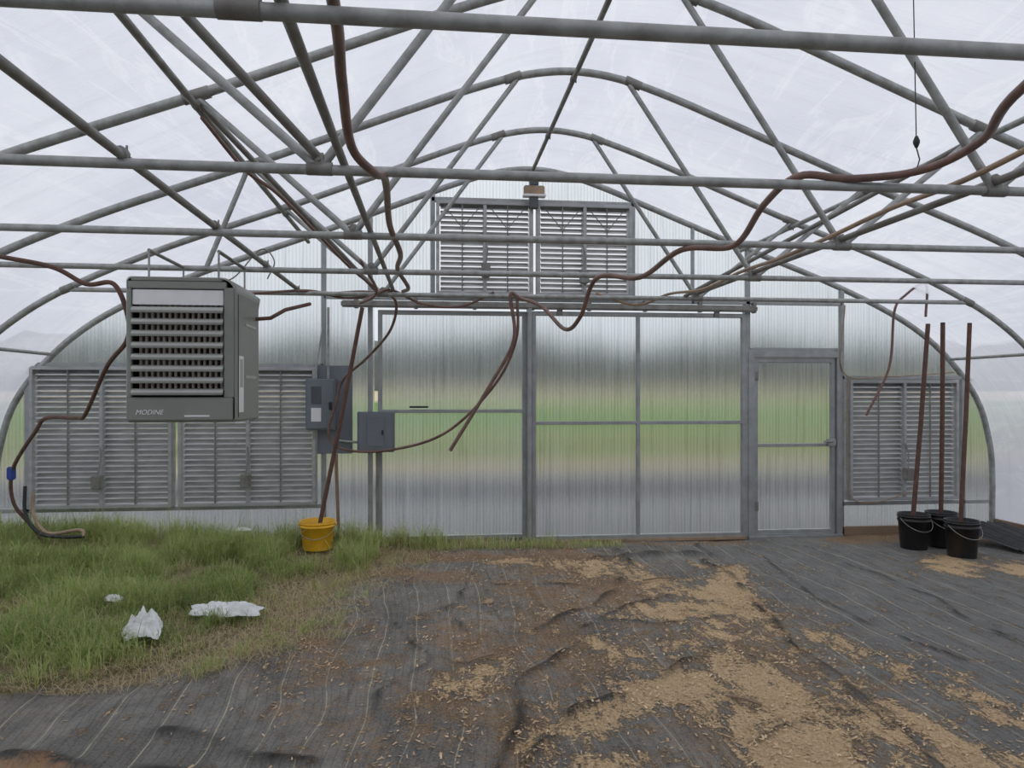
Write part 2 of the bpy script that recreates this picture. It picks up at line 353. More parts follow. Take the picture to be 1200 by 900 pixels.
# ---------------------------------------------------------------- heater
def heater():
    e=bpy.data.objects.new('unit_heater',None); scene.collection.objects.link(e)
    X0,X1,Y0,Y1,Z0,Z1=-1.885,-1.225,4.70,5.33,1.425,2.33
    def rr(x0,x1,z0,z1,r,k=6):
        p=[(x0+.015,z0),(x1-.015,z0),(x1,z0+.015)]
        for i in range(k+1):
            a=math.pi/2*i/k; p.append((x1-r+r*math.cos(a),z1-r+r*math.sin(a)))
        for i in range(k+1):
            a=math.pi/2+math.pi/2*i/k; p.append((x0+.03+.03*math.cos(a),z1-.03+.03*math.sin(a)))
        p.append((x0,z0+.015)); return p
    b=MB()
    secs=[(Y0,0.010),(Y0+.012,0.0),(Y0+.05,0),(Y1-.05,0.0),(Y1,.03)]
    vs=[];n=0
    for y,i in secs:
        P=rr(X0+i,X1-i,Z0+i,Z1-i,.09); n=len(P); vs+=[(x,y,z) for x,z in P]
    fs=[(s*n+k,s*n+(k+1)%n,(s+1)*n+(k+1)%n,(s+1)*n+k) for s in range(len(secs)-1) for k in range(n)]
    b.add(vs,[tuple(reversed(f)) for f in fs],M_heater)
    b.add(vs[-n:],[list(range(n))[::-1]],M_heater)
    ox0,ox1,oz0,oz1=X0+.035,X1-.075,Z0+.155,Z1-.075
    f=Y0
    b.box((X0+.012,f-.004,oz1),(X1-.06,f+.03,Z1-.03),M_heater,.004)
    b.box((X0+.008,f-.006,Z0+.012),(X1-.02,f+.03,oz0),M_heater,.006)
    b.box((X0+.010,f-.004,oz0),(ox0,f+.03,oz1),M_heater,.004)
    b.box((ox1,f-.004,oz0),(X1-.012,f+.03,oz1+.01),M_heater,.004)
    b.box((X0+.03,f-.004,Z1-.032),(X1-.085,f+.05,Z1-.004),M_heater,.008)
    b.build('casing',e)
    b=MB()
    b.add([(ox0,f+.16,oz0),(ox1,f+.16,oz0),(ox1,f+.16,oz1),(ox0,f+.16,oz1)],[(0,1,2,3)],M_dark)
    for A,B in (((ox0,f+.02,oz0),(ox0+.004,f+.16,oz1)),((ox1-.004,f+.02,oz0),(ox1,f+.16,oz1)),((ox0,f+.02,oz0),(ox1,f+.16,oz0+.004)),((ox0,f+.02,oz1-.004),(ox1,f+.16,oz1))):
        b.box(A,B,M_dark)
    for i in range(15):
        x=ox0+.03+i*(ox1-ox0-.06)/14
        b.box((x-.008,f+.06,oz0+.02),(x+.008,f+.15,oz1-.09),M_fin,.003)
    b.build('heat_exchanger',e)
    b=MB()
    b.box((ox0+.004,f+.004,oz1-.10),(ox1-.004,f+.014,oz1-.006),M_white,.003)
    b.build('upper_baffle',e)
    b=MB(); k=8
    for i in range(k):
        z=oz0+.02+i*(oz1-.115-oz0)/(k-.3)
        P=[]
        for j in range(7):
            a=j/6; P.append((f-.020+.035*a*a, z+.036*math.sin(a*1.57)))
        vs=[(ox0+.002,y,zz) for y,zz in P]+[(ox1-.002,y,zz) for y,zz in P]
        b.add(vs,[(j,7+j,7+j+1,j+1) for j in range(6)],M_heaterl,True)
        b.box((ox0+.002,f-.024,z-.006),(ox1-.002,f-.016,z+.010),M_heater,.003)
    b.build('louver_blades',e)
    b=MB()
    b.box((X0+.35,f-.0085,Z0+.035),(X0+.50,f-.005,Z0+.045),M_white)
    b.box((X1-.0005,Y0+.06,Z0+.06),(X1+.002,Y0+.17,Z0+.42),M_white)
    b.box((X1+.001,Y0+.08,Z0+.22),(X1+.003,Y0+.15,Z0+.40),M_heaterl)
    for z in (Z0+.28,Z0+.62): b.box((X1-.001,Y0+.22,z),(X1+.004,Y0+.50,z+.02),M_heaterl,.002)
    b.box((X1-.001,Y0+.04,Z0+.03),(X1+.003,Y0+.045,Z1-.1),M_dark)
    b.build('labels',e)
    tx=bpy.data.curves.new('logo','FONT'); tx.body='MODINE'; tx.size=.042; tx.shear=.3; tx.extrude=.001
    tx.materials.append(M_white)
    t=bpy.data.objects.new('logo',tx); t.location=(X0+.06,f-.009,Z0+.05); t.rotation_euler=(math.pi/2,0,0); scene.collection.objects.link(t); t.parent=e
    b=MB()
    for x in (X0+.12,X1-.12):
        for y in (Y0+.05,5.38):
            b.tube([(x,y,Z1-.02),(x,y,2.50)],.007,M_galv,6)
    b.tube([(X0+.12,Y0+.05,2.5),(X0+.12,5.45,2.5)],.012,M_galvd,8); b.tube([(X1-.12,Y0+.05,2.5),(X1-.12,5.45,2.5)],.012,M_galvd,8)
    b.tube([(X1-.02,5.2,2.12),(X1+.1,5.2,2.13),(X1+.18,5.3,2.2),(X1+.30,5.6,2.28)],.014,M_rust)
    b.tube([(X1-.1,5.33,2.2),(X1-.1,5.5,2.22),(X1-.1,5.55,2.3)],.05,M_galv)
    b.build('hanger_rods',e)
heater()

# ---------------------------------------------------------------- electrical
b=MB()
b.box((-1.2,WY-.075,.98),(-.84,WY-.055,1.90),M_box,.003)
b.box((-1.30,WY-.2,1.23),(-1.0,WY-.075,1.76),M_box,.01)
b.box((-1.285,WY-.212,1.25),(-1.015,WY-.2,1.74),M_box,.005)
b.box((-1.24,WY-.216,1.32),(-1.14,WY-.211,1.46),M_white,.001); b.box((-1.24,WY-.216,1.5),(-1.14,WY-.211,1.68),M_boxd,.001)
b.box((-1.06,WY-.235,1.44),(-1.03,WY-.21,1.52),M_blk,.003)
b.tube([(-1.08,WY-.13,1.76),(-1.08,WY-.13,2.5)],.014,M_galv,8)
b.tube([(-1.2,WY-.13,1.76),(-1.2,WY-.13,1.9),(-1.14,WY-.1,2.3)],.01,M_galv,8)
b.tube([(-1.0,WY-.13,.98),(-1.0,WY-.13,.9),(-.98,WY-.1,.2),(-.98,WY-.1,0)],.018,M_wood,8)
b.build('disconnect_switch')
b=MB()
b.box((-.78,WY-.2,1.0),(-.40,WY-.055,1.42),M_box,.008)
b.box((-.765,WY-.212,1.015),(-.415,WY-.2,1.405),M_box,.005)
b.box((-.68,WY-.218,1.06),(-.50,WY-.212,1.36),M_box,.004); b.box((-.53,WY-.224,1.18),(-.51,WY-.216,1.23),M_blk,.002)
b.tube([(-.58,WY-.12,1.0),(-.58,WY-.12,0)],.016,M_galvd,8)
b.tube([(-.78,WY-.12,1.1),(-1.0,WY-.12,1.12)],.014,M_galv,8)
b.build('breaker_panel')
b=MB()
b.box((C-.10,WY-.24,3.70),(C+.12,WY-.17,3.80),M_tan,.01); b.box((C-.035,WY-.24,3.80),(C+.055,WY-.17,3.95),M_boxd,.01)
b.box((C-.11,WY-.26,3.68),(C+.13,WY-.17,3.705),M_white,.005)
b.box((C-.04,WY-.24,3.56),(C+.05,WY-.17,3.68),M_boxd,.006)
b.build('flood_light')

# ---------------------------------------------------------------- hoses
def hose(name,pts,r=.014,m=M_hose,k=8):
    b=MB(); b.tube(cr(pts,k),r,m,10); return b.build(name)
hose('irrigation_hose',[(1.7,1.2,2.62),(1.83,2.07,2.56),(2.04,2.51,2.55),(2.06,2.87,2.55),(1.78,2.94,2.525),(1.6,3.04,2.56),(1.63,3.44,2.54),(1.73,4.04,2.46),(1.47,4.19,2.46),(1.39,4.78,2.39),(1.19,5.2,2.45),(1.13,5.51,2.2),(1.065,5.82,2.13),(.93,6.2,2.36),(.79,6.55,2.47),(.70,6.58,2.5),(.73,6.56,2.1),(.52,6.6,1.69),(.15,6.56,1.09)],.017)
hose('irrigation_hose',[(.76,6.56,2.5),(.755,6.6,2.1),(.557,6.65,1.68),(.1,6.83,1.23),(-.48,7.29,1.04),(-.93,7.5,1.05),(-1.06,7.55,1.22),(-.98,7.52,1.5),(-.9,7.45,1.75),(-.654,7.31,1.96),(-.4,6.98,2.22),(-.355,6.78,2.48),(-.6,6.7,2.53),(-.9,6.62,2.5)],.0135)
hose('irrigation_hose',[(-.23,.9,2.56),(-.24,1.78,2.55),(-.275,2.24,2.55),(-.285,2.6,2.47),(-.22,2.8,2.44),(-.20,3.1,2.5),(-.235,4.0,2.52),(-.20,4.5,2.46),(-.26,5.4,2.52),(-.2,5.9,2.46),(-.27,6.56,2.52)],.0165)
hose('gas_pipe',[(-2.91,5.24,2.53),(-2.59,5.28,2.47),(-2.38,5.29,2.36),(-2.19,5.27,2.36),(-2.11,5.3,2.14),(-2.2,5.5,1.98),(-2.46,5.8,1.81),(-2.86,6.35,1.44),(-3.0,6.5,1.40),(-3.39,6.8,1.39),(-3.5,6.85,1.28),(-3.8,7.05,.92),(-3.82,7.1,.6),(-3.66,7.14,.35),(-3.5,7.1,.1)],.0165,M_rust)
hose('irrigation_hose',[(5.06,6.99,2.4),(5.06,6.99,2.74),(4.85,7.02,2.62),(4.74,7.03,2.45),(4.69,7.04,1.88),(4.45,7.06,1.38)],.013)
hose('irrigation_hose',[(-.36,6.6,2.53),(-.75,6.62,2.46),(-1.1,6.6,2.52),(-1.5,6.1,2.42),(-1.7,5.75,2.4)],.012)
hose('irrigation_hose',[(2.30,1.6,2.62),(2.36,2.4,2.60),(2.33,2.96,2.545),(2.40,3.6,2.58),(2.36,4.17,2.54),(2.28,4.6,2.50),(2.36,5.38,2.545),(2.30,6.0,2.50),(2.20,6.6,2.54),(1.9,6.66,2.44),(1.5,6.62,2.54)],.013,M_tan)
hose('irrigation_hose',[(-.52,5.3,2.56),(-.45,5.9,2.42),(-.62,6.3,2.38),(-.40,6.6,2.54),(-.1,6.62,2.42),(.25,6.62,2.40),(.55,6.6,2.53)],.012)
hose('irrigation_hose',[(-1.28,4.2,3.14),(-1.15,4.6,2.98),(-1.02,4.9,2.92),(-.85,5.38,2.78),(-.66,6.0,2.62),(-.5,6.55,2.54)],.012)
b=MB()
for dx,t in ((.0,.0),(.07,.06)):
    b.tube(cr([(-3.75+dx,7.15,.75-t),(-3.72+dx,7.1,.5),(-3.55+dx,7.0,.34),(-3.3+dx*2,6.9,.32+t),(-3.1,6.85,.33)]),.016,M_tan if t else M_blk)
b.box((-3.85,7.03,.82),(-3.79,7.09,.94),M_blue,.01)
b.build('garden_hose')
b=MB(); b.tube([(2.08,2.96,3.6),(2.085,2.94,2.68)],.0025,M_blk,5); b.tube([(2.085,2.94,2.72),(2.085,2.94,2.70),(2.085,2.94,2.69),(2.085,2.94,2.67)],[.006,.014,.014,.006],M_blk,10)
b.tube([(2.085,2.94,2.67),(2.10,2.94,2.62),(2.085,2.94,2.57)],.003,M_blk,5)
b.build('hanging_wire')
hose('electrical_wire',[(4.62,7.66,1.8),(4.6,7.66,1.2),(4.63,7.66,.5),(4.9,7.66,.38),(5.32,7.62,.5)],.006,M_tan)
hose('electrical_wire',[(4.6,7.7,2.6),(4.58,7.7,1.85),(5.1,7.66,1.80),(5.9,7.68,1.85)],.007,M_tan)
hose('electrical_wire',[(-2.0,6.6,2.56),(-1.75,6.6,2.62),(-1.52,6.62,2.88),(-1.40,6.62,2.78),(-1.46,6.62,2.62)],.006,M_galvd)

# ---------------------------------------------------------------- buckets and poles
def bucket(name,x,y,z,m,r=.15,h=.36):
    b=MB()
    b.lathe([(0,.0),(r*.84,.0),(r*.85,.01),(r*.985,h*.80),(r*1.04,h*.80),(r*1.05,h*.83),(r*1.0,h*.84),(r*1.02,h*.92),(r*1.06,h*.92),(r*1.06,h*.945),(r*1.02,h*.95),(r*1.03,h*.985),(r*1.06,h),(r*1.02,h*1.005),(r*.98,h*.98),(r*.95,h*.8),(r*.0,h*.8)],(x,y,z),m,40)
    b.lathe([(0,h*.82),(r*.95,h*.81)],(x,y,z),M_soil,24)
    pts=[(x+r*1.07*math.cos(a),y-.02-abs(math.sin(a))*r*1.06,z+h*.88-.12*abs(math.sin(a))) for a in np.linspace(0,-math.pi,16)]
    b.tube(pts,.003,M_galv,6)
    for s in (-1,1): b.box((x+s*r*1.05-.012,y-.02,z+h*.84),(x+s*r*1.05+.012,y+.02,z+h*.92),m,.004)
    b.build(name)
def pole(a,c,r=.02):
    b=MB(); b.tube([a,((a[0]+c[0])/2+.006,(a[1]+c[1])/2,(a[2]+c[2])/2),c],r,M_rust,12); b.build('rusty_pole')
bucket('yellow_bucket',-1.13,7.30,.08,M_yel,.165,.28)
pole((-1.11,7.30,.32),(-.70,7.32,2.46),.021)
bucket('black_bucket',5.19,6.64,0,M_blk); pole((5.19,6.66,.3),(5.32,6.70,2.31),.021)
bucket('black_bucket',5.33,7.12,0,M_blk); pole((5.31,7.10,.3),(5.37,7.15,2.36),.023)
bucket('black_bucket',4.97,7.05,0,M_blk); pole((4.96,7.05,.3),(5.18,7.12,2.34),.023)

# ---------------------------------------------------------------- floor
def seg(px,py,a,c):
    ax,ay=a;bx,by=c; dx,dy=bx-ax,by-ay
    t=np.clip(((px-ax)*dx+(py-ay)*dy)/(dx*dx+dy*dy),0,1)
    return np.hypot(px-ax-t*dx,py-ay-t*dy),t
gbx=[3.9,4.0,4.4,4.8,5.3,5.87,6.6,7.34,7.55,7.65,7.8]; gbv=[-2.9,-2.4,-1.65,-1.3,-1.2,-1.10,-.85,-.55,-.1,.3,1.0]
def gx(y): return np.interp(y,gbx,gbv)
xs=np.arange(-4.4,6.6,.03); ysn=np.concatenate([np.linspace(-6,1.4,30),np.arange(1.45,7.83,.03)])
X,Y=np.meshgrid(xs,ysn)
def fb(X,Y,sx,sy,seed):
    out=np.zeros(X.shape)
    for i in range(X.shape[0]):
        for j in range(X.shape[1]): out[i,j]=mnoise.noise((X[i,j]*sx,Y[i,j]*sy,seed))
    return out
n1=fb(X,Y,.9,.9,1.3); n2=fb(X,Y,4,4,5.1); n3=fb(X,Y,1.8,1.8,8.4); n5=fb(X+.25*n3,Y,6,1.6,2.2); n6=fb(X,Y,2.6,1.1,12.2)
Z=.012*n1+.008*n2+.014*n3+.007*np.abs(n5)
saw=np.zeros(X.shape)
wx,wy=X+.30*n3+.14*n2,Y+.30*n1+.10*n2
for a,c,w,s in (((2.6,6.5),(2.3,5.6),.20,1),((2.3,5.6),(2.1,4.6),.34,1.1),((2.1,4.6),(1.8,3.4),.44,1.1),((1.8,3.4),(1.65,2.6),.55,1),((1.65,5.35),(2.2,5.2),.24,1.1),
    ((1.4,3.95),(1.9,4.2),.28,1),((1.4,3.9),(.8,3.5),.26,1),((.8,3.5),(.35,3.25),.22,.95),((2.35,3.3),(2.45,2.7),.18,.95),((4.9,6.3),(5.6,5.8),.42,1.15),((1.2,4.4),(1.5,4.6),.22,.85),((.9,2.9),(1.4,2.7),.38,.9),((2.6,4.6),(2.9,3.2),.16,.55),((.9,4.9),(1.1,4.2),.28,.65),((1.5,6.5),(1.9,6.0),.35,.75),((.7,6.9),(1.4,6.7),.3,.65),((.2,4.2),(.5,3.4),.22,.6),((.5,5.4),(.9,5.0),.2,.5)):
    d,_=seg(wx,wy,a,c); saw=np.maximum(saw,s*np.exp(-(d/w)**2))
saw*=np.clip(.9+1.2*n6,.35,1.15)
brown=np.zeros(X.shape)
for a,c,w,s in (((-.5,7.3),(1.3,7.0),.3,1),((1.2,7.1),(1.5,5.8),.5,.9),((-.8,6.8),(.3,6.2),.35,.7),((.9,5.8),(.8,4.2),.5,.7),((-1.0,5.8),(-.6,4.3),.3,.6),((.2,4.8),(.3,3.0),.4,.65),((1.8,7.5),(3.2,7.5),.12,.6),((4.6,7.6),(6.2,7.6),.3,1),((2.0,5),(1.7,3),.8,.65),((-1.2,5),(-.3,3.2),.3,.35)):
    d,_=seg(wx,wy,a,c); brown=np.maximum(brown,s*np.exp(-(d/w)**2))
straw=np.exp(-((X-gx(Y)-.12)/.28)**2)*(Y>4.1)*(Y<7.7)
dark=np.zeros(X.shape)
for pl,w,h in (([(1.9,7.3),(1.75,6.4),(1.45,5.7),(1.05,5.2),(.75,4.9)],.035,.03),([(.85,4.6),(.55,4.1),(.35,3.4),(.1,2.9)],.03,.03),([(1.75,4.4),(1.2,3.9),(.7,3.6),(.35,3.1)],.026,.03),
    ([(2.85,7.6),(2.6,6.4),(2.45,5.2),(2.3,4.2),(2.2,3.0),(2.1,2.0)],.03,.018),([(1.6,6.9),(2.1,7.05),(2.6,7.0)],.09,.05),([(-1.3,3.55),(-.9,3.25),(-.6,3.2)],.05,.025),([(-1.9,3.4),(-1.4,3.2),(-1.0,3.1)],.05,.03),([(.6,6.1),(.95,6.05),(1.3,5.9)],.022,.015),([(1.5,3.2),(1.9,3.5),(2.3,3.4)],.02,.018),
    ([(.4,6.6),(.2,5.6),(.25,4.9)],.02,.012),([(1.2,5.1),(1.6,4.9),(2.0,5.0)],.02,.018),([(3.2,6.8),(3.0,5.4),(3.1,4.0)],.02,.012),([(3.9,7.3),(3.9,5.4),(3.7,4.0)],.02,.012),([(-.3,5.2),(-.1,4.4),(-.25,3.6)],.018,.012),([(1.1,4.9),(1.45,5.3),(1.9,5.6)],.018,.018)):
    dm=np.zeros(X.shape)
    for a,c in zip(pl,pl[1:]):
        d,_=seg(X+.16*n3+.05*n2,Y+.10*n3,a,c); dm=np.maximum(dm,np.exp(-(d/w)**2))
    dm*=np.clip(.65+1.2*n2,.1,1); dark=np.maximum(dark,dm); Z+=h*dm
ing=np.clip((gx(Y)-X)/.25+.5,0,1)*np.clip((Y-3.9)/.3+.5,0,1)*(Y>3.6)
Z+=ing*(.05+.13*np.clip((-1.0-X)/3,0,1)*np.clip((Y-5)/2.5,0,1)+.03*n1)
clay=np.clip(1.6-np.hypot((X+2.0)/.75,(Y-2.95)/.50)*1.15,0,1)
nx,ny=len(xs),len(ysn)
V=np.stack([X.ravel(),Y.ravel(),Z.ravel()],1)
F=[(j*nx+i,j*nx+i+1,(j+1)*nx+i+1,(j+1)*nx+i) for j in range(ny-1) for i in range(nx-1)]
me=bpy.data.meshes.new('floor'); me.from_pydata(V.tolist(),[],F); me.polygons.foreach_set('use_smooth',[True]*len(F))
def attr(me,name,arr,dom='POINT'):
    a=me.attributes.new(name,'FLOAT',dom); a.data.foreach_set('value',arr.ravel().astype(np.float32))
for nme,arr in (('saw',saw),('brown',brown),('crease',dark),('grassy',ing),('clay',clay),('straw',straw)): attr(me,nme,arr)
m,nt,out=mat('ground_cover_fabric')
g=nt.nodes.new('ShaderNodeNewGeometry'); pos=g.outputs['Position']
def A(n):
    a=nt.nodes.new('ShaderNodeAttribute'); a.attribute_name=n; return a.outputs['Fac']
def MA(op,a,b=None,c=None):
    n=nt.nodes.new('ShaderNodeMath'); n.operation=op
    for i,s in enumerate((a,b,c)):
        if s is None: continue
        if isinstance(s,(int,float)): n.inputs[i].default_value=s
        else: nt.links.new(s,n.inputs[i])
    return n.outputs[0]
nb=noise(nt,pos,1.6,7,0.7,0.6); nf=noise(nt,pos,70,6,0.8); ns=noise(nt,pos,1,7,0.72,0.5,(12,2.6,1)); nm=noise(nt,pos,6,7,0.75,0.8); nl=noise(nt,pos,2.8,6,0.7,1.0)
base=ramp(nt,nb.outputs[0],[(0.3,(0.13,0.128,0.118)),(0.5,(0.25,0.242,0.222)),(0.7,(0.42,0.40,0.355))]).outputs[0]
base=mixc(nt,ramp(nt,ns.outputs[0],[(0.40,0.0),(0.72,0.7)]).outputs[0],base,(0.09,0.087,0.082))
base=mixc(nt,ramp(nt,nl.outputs[0],[(0.5,0.0),(0.68,0.55)]).outputs[0],base,(0.34,0.275,0.20))
base=mixc(nt,ramp(nt,nf.outputs[0],[(0.42,0.0),(0.7,0.45)]).outputs[0],base,(0.50,0.46,0.40))
base=mixc(nt,ramp(nt,nf.outputs[0],[(0.28,0.7),(0.45,0.0)]).outputs[0],base,(0.05,0.048,0.045))
sx=nt.nodes.new('ShaderNodeSeparateXYZ'); nt.links.new(pos,sx.inputs[0])
cl=ramp(nt,MA('MULTIPLY',MA('SUBTRACT',sx.outputs[0],2.3),0.5),[(0.0,0.0),(0.3,0.6)]).outputs[0]
base=mixc(nt,cl,base,mixc(nt,ns.outputs[0],(0.32,0.325,0.315),(0.13,0.133,0.132)))
wob=noise(nt,pos,0.6,2,0.4)
xw=MA('ADD',sx.outputs[0],MA('MULTIPLY',MA('SUBTRACT',wob.outputs[0],0.5),0.45))
fr=MA('FRACT',MA('MULTIPLY',xw,4.2)); ln=MA('LESS_THAN',MA('ABSOLUTE',MA('SUBTRACT',fr,0.5)),0.013)
lnb=ramp(nt,nm.outputs[0],[(0.38,0.3),(0.52,0.95)]).outputs[0]
fr2=MA('FRACT',MA('MULTIPLY',xw,21)); ln2=MA('LESS_THAN',fr2,0.12)
base=mixc(nt,MA('MULTIPLY',ln2,0.32),base,(0.06,0.06,0.06))
base=mixc(nt,MA('MULTIPLY',ln,lnb),base,(0.62,0.57,0.42))
bm_=MA('ADD',MA('MULTIPLY',A('brown'),0.7),MA('MULTIPLY',MA('SUBTRACT',nm.outputs[0],0.5),1.8))
bm_=MA('ADD',bm_,MA('MULTIPLY',MA('SUBTRACT',nf.outputs[0],0.5),1.7))
bmk=ramp(nt,bm_,[(0.20,0.0),(0.5,0.85)]).outputs[0]
bcol=ramp(nt,nf.outputs[0],[(0.35,(0.17,0.10,0.05)),(0.55,(0.40,0.25,0.135)),(0.7,(0.64,0.47,0.29))]).outputs[0]
base=mixc(nt,bmk,base,bcol)
stm=ramp(nt,MA('ADD',MA('MULTIPLY',A('straw'),0.6),MA('MULTIPLY',MA('SUBTRACT',nm.outputs[0],0.5),2.2)),[(0.3,0.0),(0.6,0.8)]).outputs[0]
base=mixc(nt,stm,base,ramp(nt,nf.outputs[0],[(0.35,(0.20,0.15,0.085)),(0.65,(0.52,0.41,0.26))]).outputs[0])
sm=MA('ADD',A('saw'),MA('MULTIPLY',MA('SUBTRACT',ns.outputs[0],0.5),2.4)); sm=MA('ADD',sm,MA('MULTIPLY',MA('SUBTRACT',nm.outputs[0],0.5),2.6)); sm=MA('ADD',sm,MA('MULTIPLY',MA('SUBTRACT',nf.outputs[0],0.5),1.8))
smk=ramp(nt,sm,[(0.34,0.0),(0.62,0.95)]).outputs[0]
scol=ramp(nt,nf.outputs[0],[(0.3,(0.34,0.21,0.105)),(0.5,(0.72,0.50,0.28)),(0.72,(0.95,0.75,0.49))]).outputs[0]
base=mixc(nt,smk,base,scol)
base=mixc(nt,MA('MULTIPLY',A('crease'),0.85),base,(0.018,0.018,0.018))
gm=ramp(nt,MA('ADD',A('grassy'),MA('MULTIPLY',MA('SUBTRACT',nm.outputs[0],0.5),0.8)),[(0.4,0.0),(0.6,1.0)]).outputs[0]
gcol=ramp(nt,nm.outputs[0],[(0.35,(0.13,0.115,0.05)),(0.65,(0.40,0.33,0.19))]).outputs[0]
base=mixc(nt,gm,base,gcol)
cm=ramp(nt,MA('ADD',A('clay'),MA('MULTIPLY',MA('SUBTRACT',nm.outputs[0],0.5),1.4)),[(0.45,0.0),(0.7,0.9)]).outputs[0]
base=mixc(nt,cm,base,mixc(nt,nf.outputs[0],(0.28,0.14,0.065),(0.68,0.42,0.23)))
p=nt.nodes.new('ShaderNodeBsdfPrincipled'); p.inputs['Roughness'].default_value=0.8; p.inputs['Specular IOR Level'].default_value=0.25
nt.links.new(base,p.inputs['Base Color'])
bp=nt.nodes.new('ShaderNodeBump'); bp.inputs['Strength'].default_value=1.0; bp.inputs['Distance'].default_value=0.035
nt.links.new(MA('ADD',MA('MULTIPLY',nf.outputs[0],0.35),MA('ADD',MA('ADD',nm.outputs[0],ns.outputs[0]),MA('MULTIPLY',smk,0.4))),bp.inputs['Height']); nt.links.new(bp.outputs[0],p.inputs['Normal'])
nt.links.new(p.outputs[0],out.inputs[0])
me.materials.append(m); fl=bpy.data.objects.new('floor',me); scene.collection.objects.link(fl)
def zf(x,y):
    j=int(np.clip(np.searchsorted(ysn,y),0,ny-1)); i=int(np.clip((x+4.4)/.03,0,nx-1)); return Z[j,i]

# ---------------------------------------------------------------- grass
gv=[];gf=[];tint=[]
def blade(x,y,L,w,lean,ang,t):
    z=zf(x,y)-.01; ca,sa=math.cos(ang),math.sin(ang); px,py=-sa*w/2,ca*w/2; o=len(gv)
    for k,(h,l,ws) in enumerate(((0,0,1),(.45,.18,.85),(.8,.55,.55))):
        cx=x+ca*lean*L*l; cy=y+sa*lean*L*l; cz=z+h*L*(1-.25*lean*l)
        gv.append((cx-px*ws,cy-py*ws,cz)); gv.append((cx+px*ws,cy+py*ws,cz))
    gv.append((x+ca*lean*L,y+sa*lean*L,z+L*(1-.35*lean)))
    gf.extend([(o,o+1,o+3,o+2),(o+2,o+3,o+5,o+4),(o+4,o+5,o+6)]); tint.extend([t]*7)
cnt=0
while cnt<82000:
    x=random.uniform(-4.3,1.4); y=random.uniform(3.85,7.62)
    nz=mnoise.noise((x*2.2,y*2.2,3.)); nz2=mnoise.noise((x*.9,y*.9,9.)); nz3=mnoise.noise((x*7,y*7,1.))
    e=(gx(y)-x)+.55*nz+.30*nz3
    if e<0 and not(y>7.42 and random.random()<.35 and x<1.5): continue
    if y<3.98+.35*nz+.15*nz3: continue
    dens=min(1,.05+e*1.2)*(.7+1.4*nz+1.1*nz3)
    if random.random()>dens: continue
    if abs(x+1.16)<.24 and 6.8<y<7.5 and random.random()<.85: continue
    if abs(x+1.13)<.19 and abs(y-7.3)<.19: continue
    tall=.075+.10*max(0,nz+.3)+.05*max(0,nz3)+.10*np.clip((y-6.2)/1.5,0,1)+.03*nz2
    L=tall*random.uniform(.5,1.5)
    if random.random()<.05: L*=1.6
    t=np.clip(.5+.6*nz2+random.gauss(0,.24),0,1)
    if random.random()<.20+.5*max(0,-nz-.1)*2: t=-1; L*=.85
    blade(x,y,L,random.uniform(.0025,.006),random.uniform(.1,1.2),random.uniform(0,6.283),t); cnt+=1
for i in range(1500):
    x=random.uniform(-.6,2.0); y=random.uniform(7.4,7.62); blade(x,y,random.uniform(.06,.22)*(1-.3*max(0,x)),.006,random.uniform(.2,.8),random.uniform(0,6.28),random.choice([-1,.3,.6,.9]))
for i in range(6500):
    y=random.uniform(4.1,7.6); x=gx(y)+random.gauss(.12,.25)
    if y>7.4: x=random.uniform(-.6,1.5)
    blade(x,y,random.uniform(.03,.10),.004,random.uniform(1.2,2.4),random.uniform(0,6.28),-1)
# stray tufts spilling on to the fabric
for k in range(45):
    y=random.uniform(4.2,7.2); cx=gx(y)+random.uniform(.1,.65)
    for i in range(random.randint(10,45)):
        blade(cx+random.gauss(0,.035),y+random.gauss(0,.035),random.uniform(.04,.12),.004,random.uniform(.3,1.3),random.uniform(0,6.28),random.choice([-1,.3,.6,.8]))
me=bpy.data.meshes.new('grass_patch'); me.from_pydata(gv,[],gf); attr(me,'tint',np.array(tint))
m,nt,out=mat('grass'); a=nt.nodes.new('ShaderNodeAttribute'); a.attribute_name='tint'
mr=N(nt,'ShaderNodeMapRange'); mr.inputs['From Min'].default_value=-1; nt.links.new(a.outputs['Fac'],mr.inputs['Value'])
cr_=ramp(nt,mr.outputs[0],[(0.0,(0.64,0.53,0.32)),(0.3,(0.54,0.45,0.24)),(0.5,(0.23,0.31,0.085)),(0.75,(0.40,0.50,0.15)),(1.0,(0.60,0.67,0.28))])
d=nt.nodes.new('ShaderNodeBsdfPrincipled'); d.inputs['Roughness'].default_value=.55; nt.links.new(cr_.outputs[0],d.inputs['Base Color'])
t=nt.nodes.new('ShaderNodeBsdfTranslucent'); nt.links.new(cr_.outputs[0],t.inputs[0])
mx=nt.nodes.new('ShaderNodeMixShader'); mx.inputs[0].default_value=.35; nt.links.new(d.outputs[0],mx.inputs[1]); nt.links.new(t.outputs[0],mx.inputs[2]); nt.links.new(mx.outputs[0],out.inputs[0])
me.materials.append(m); scene.collection.objects.link(bpy.data.objects.new('grass_patch',me))

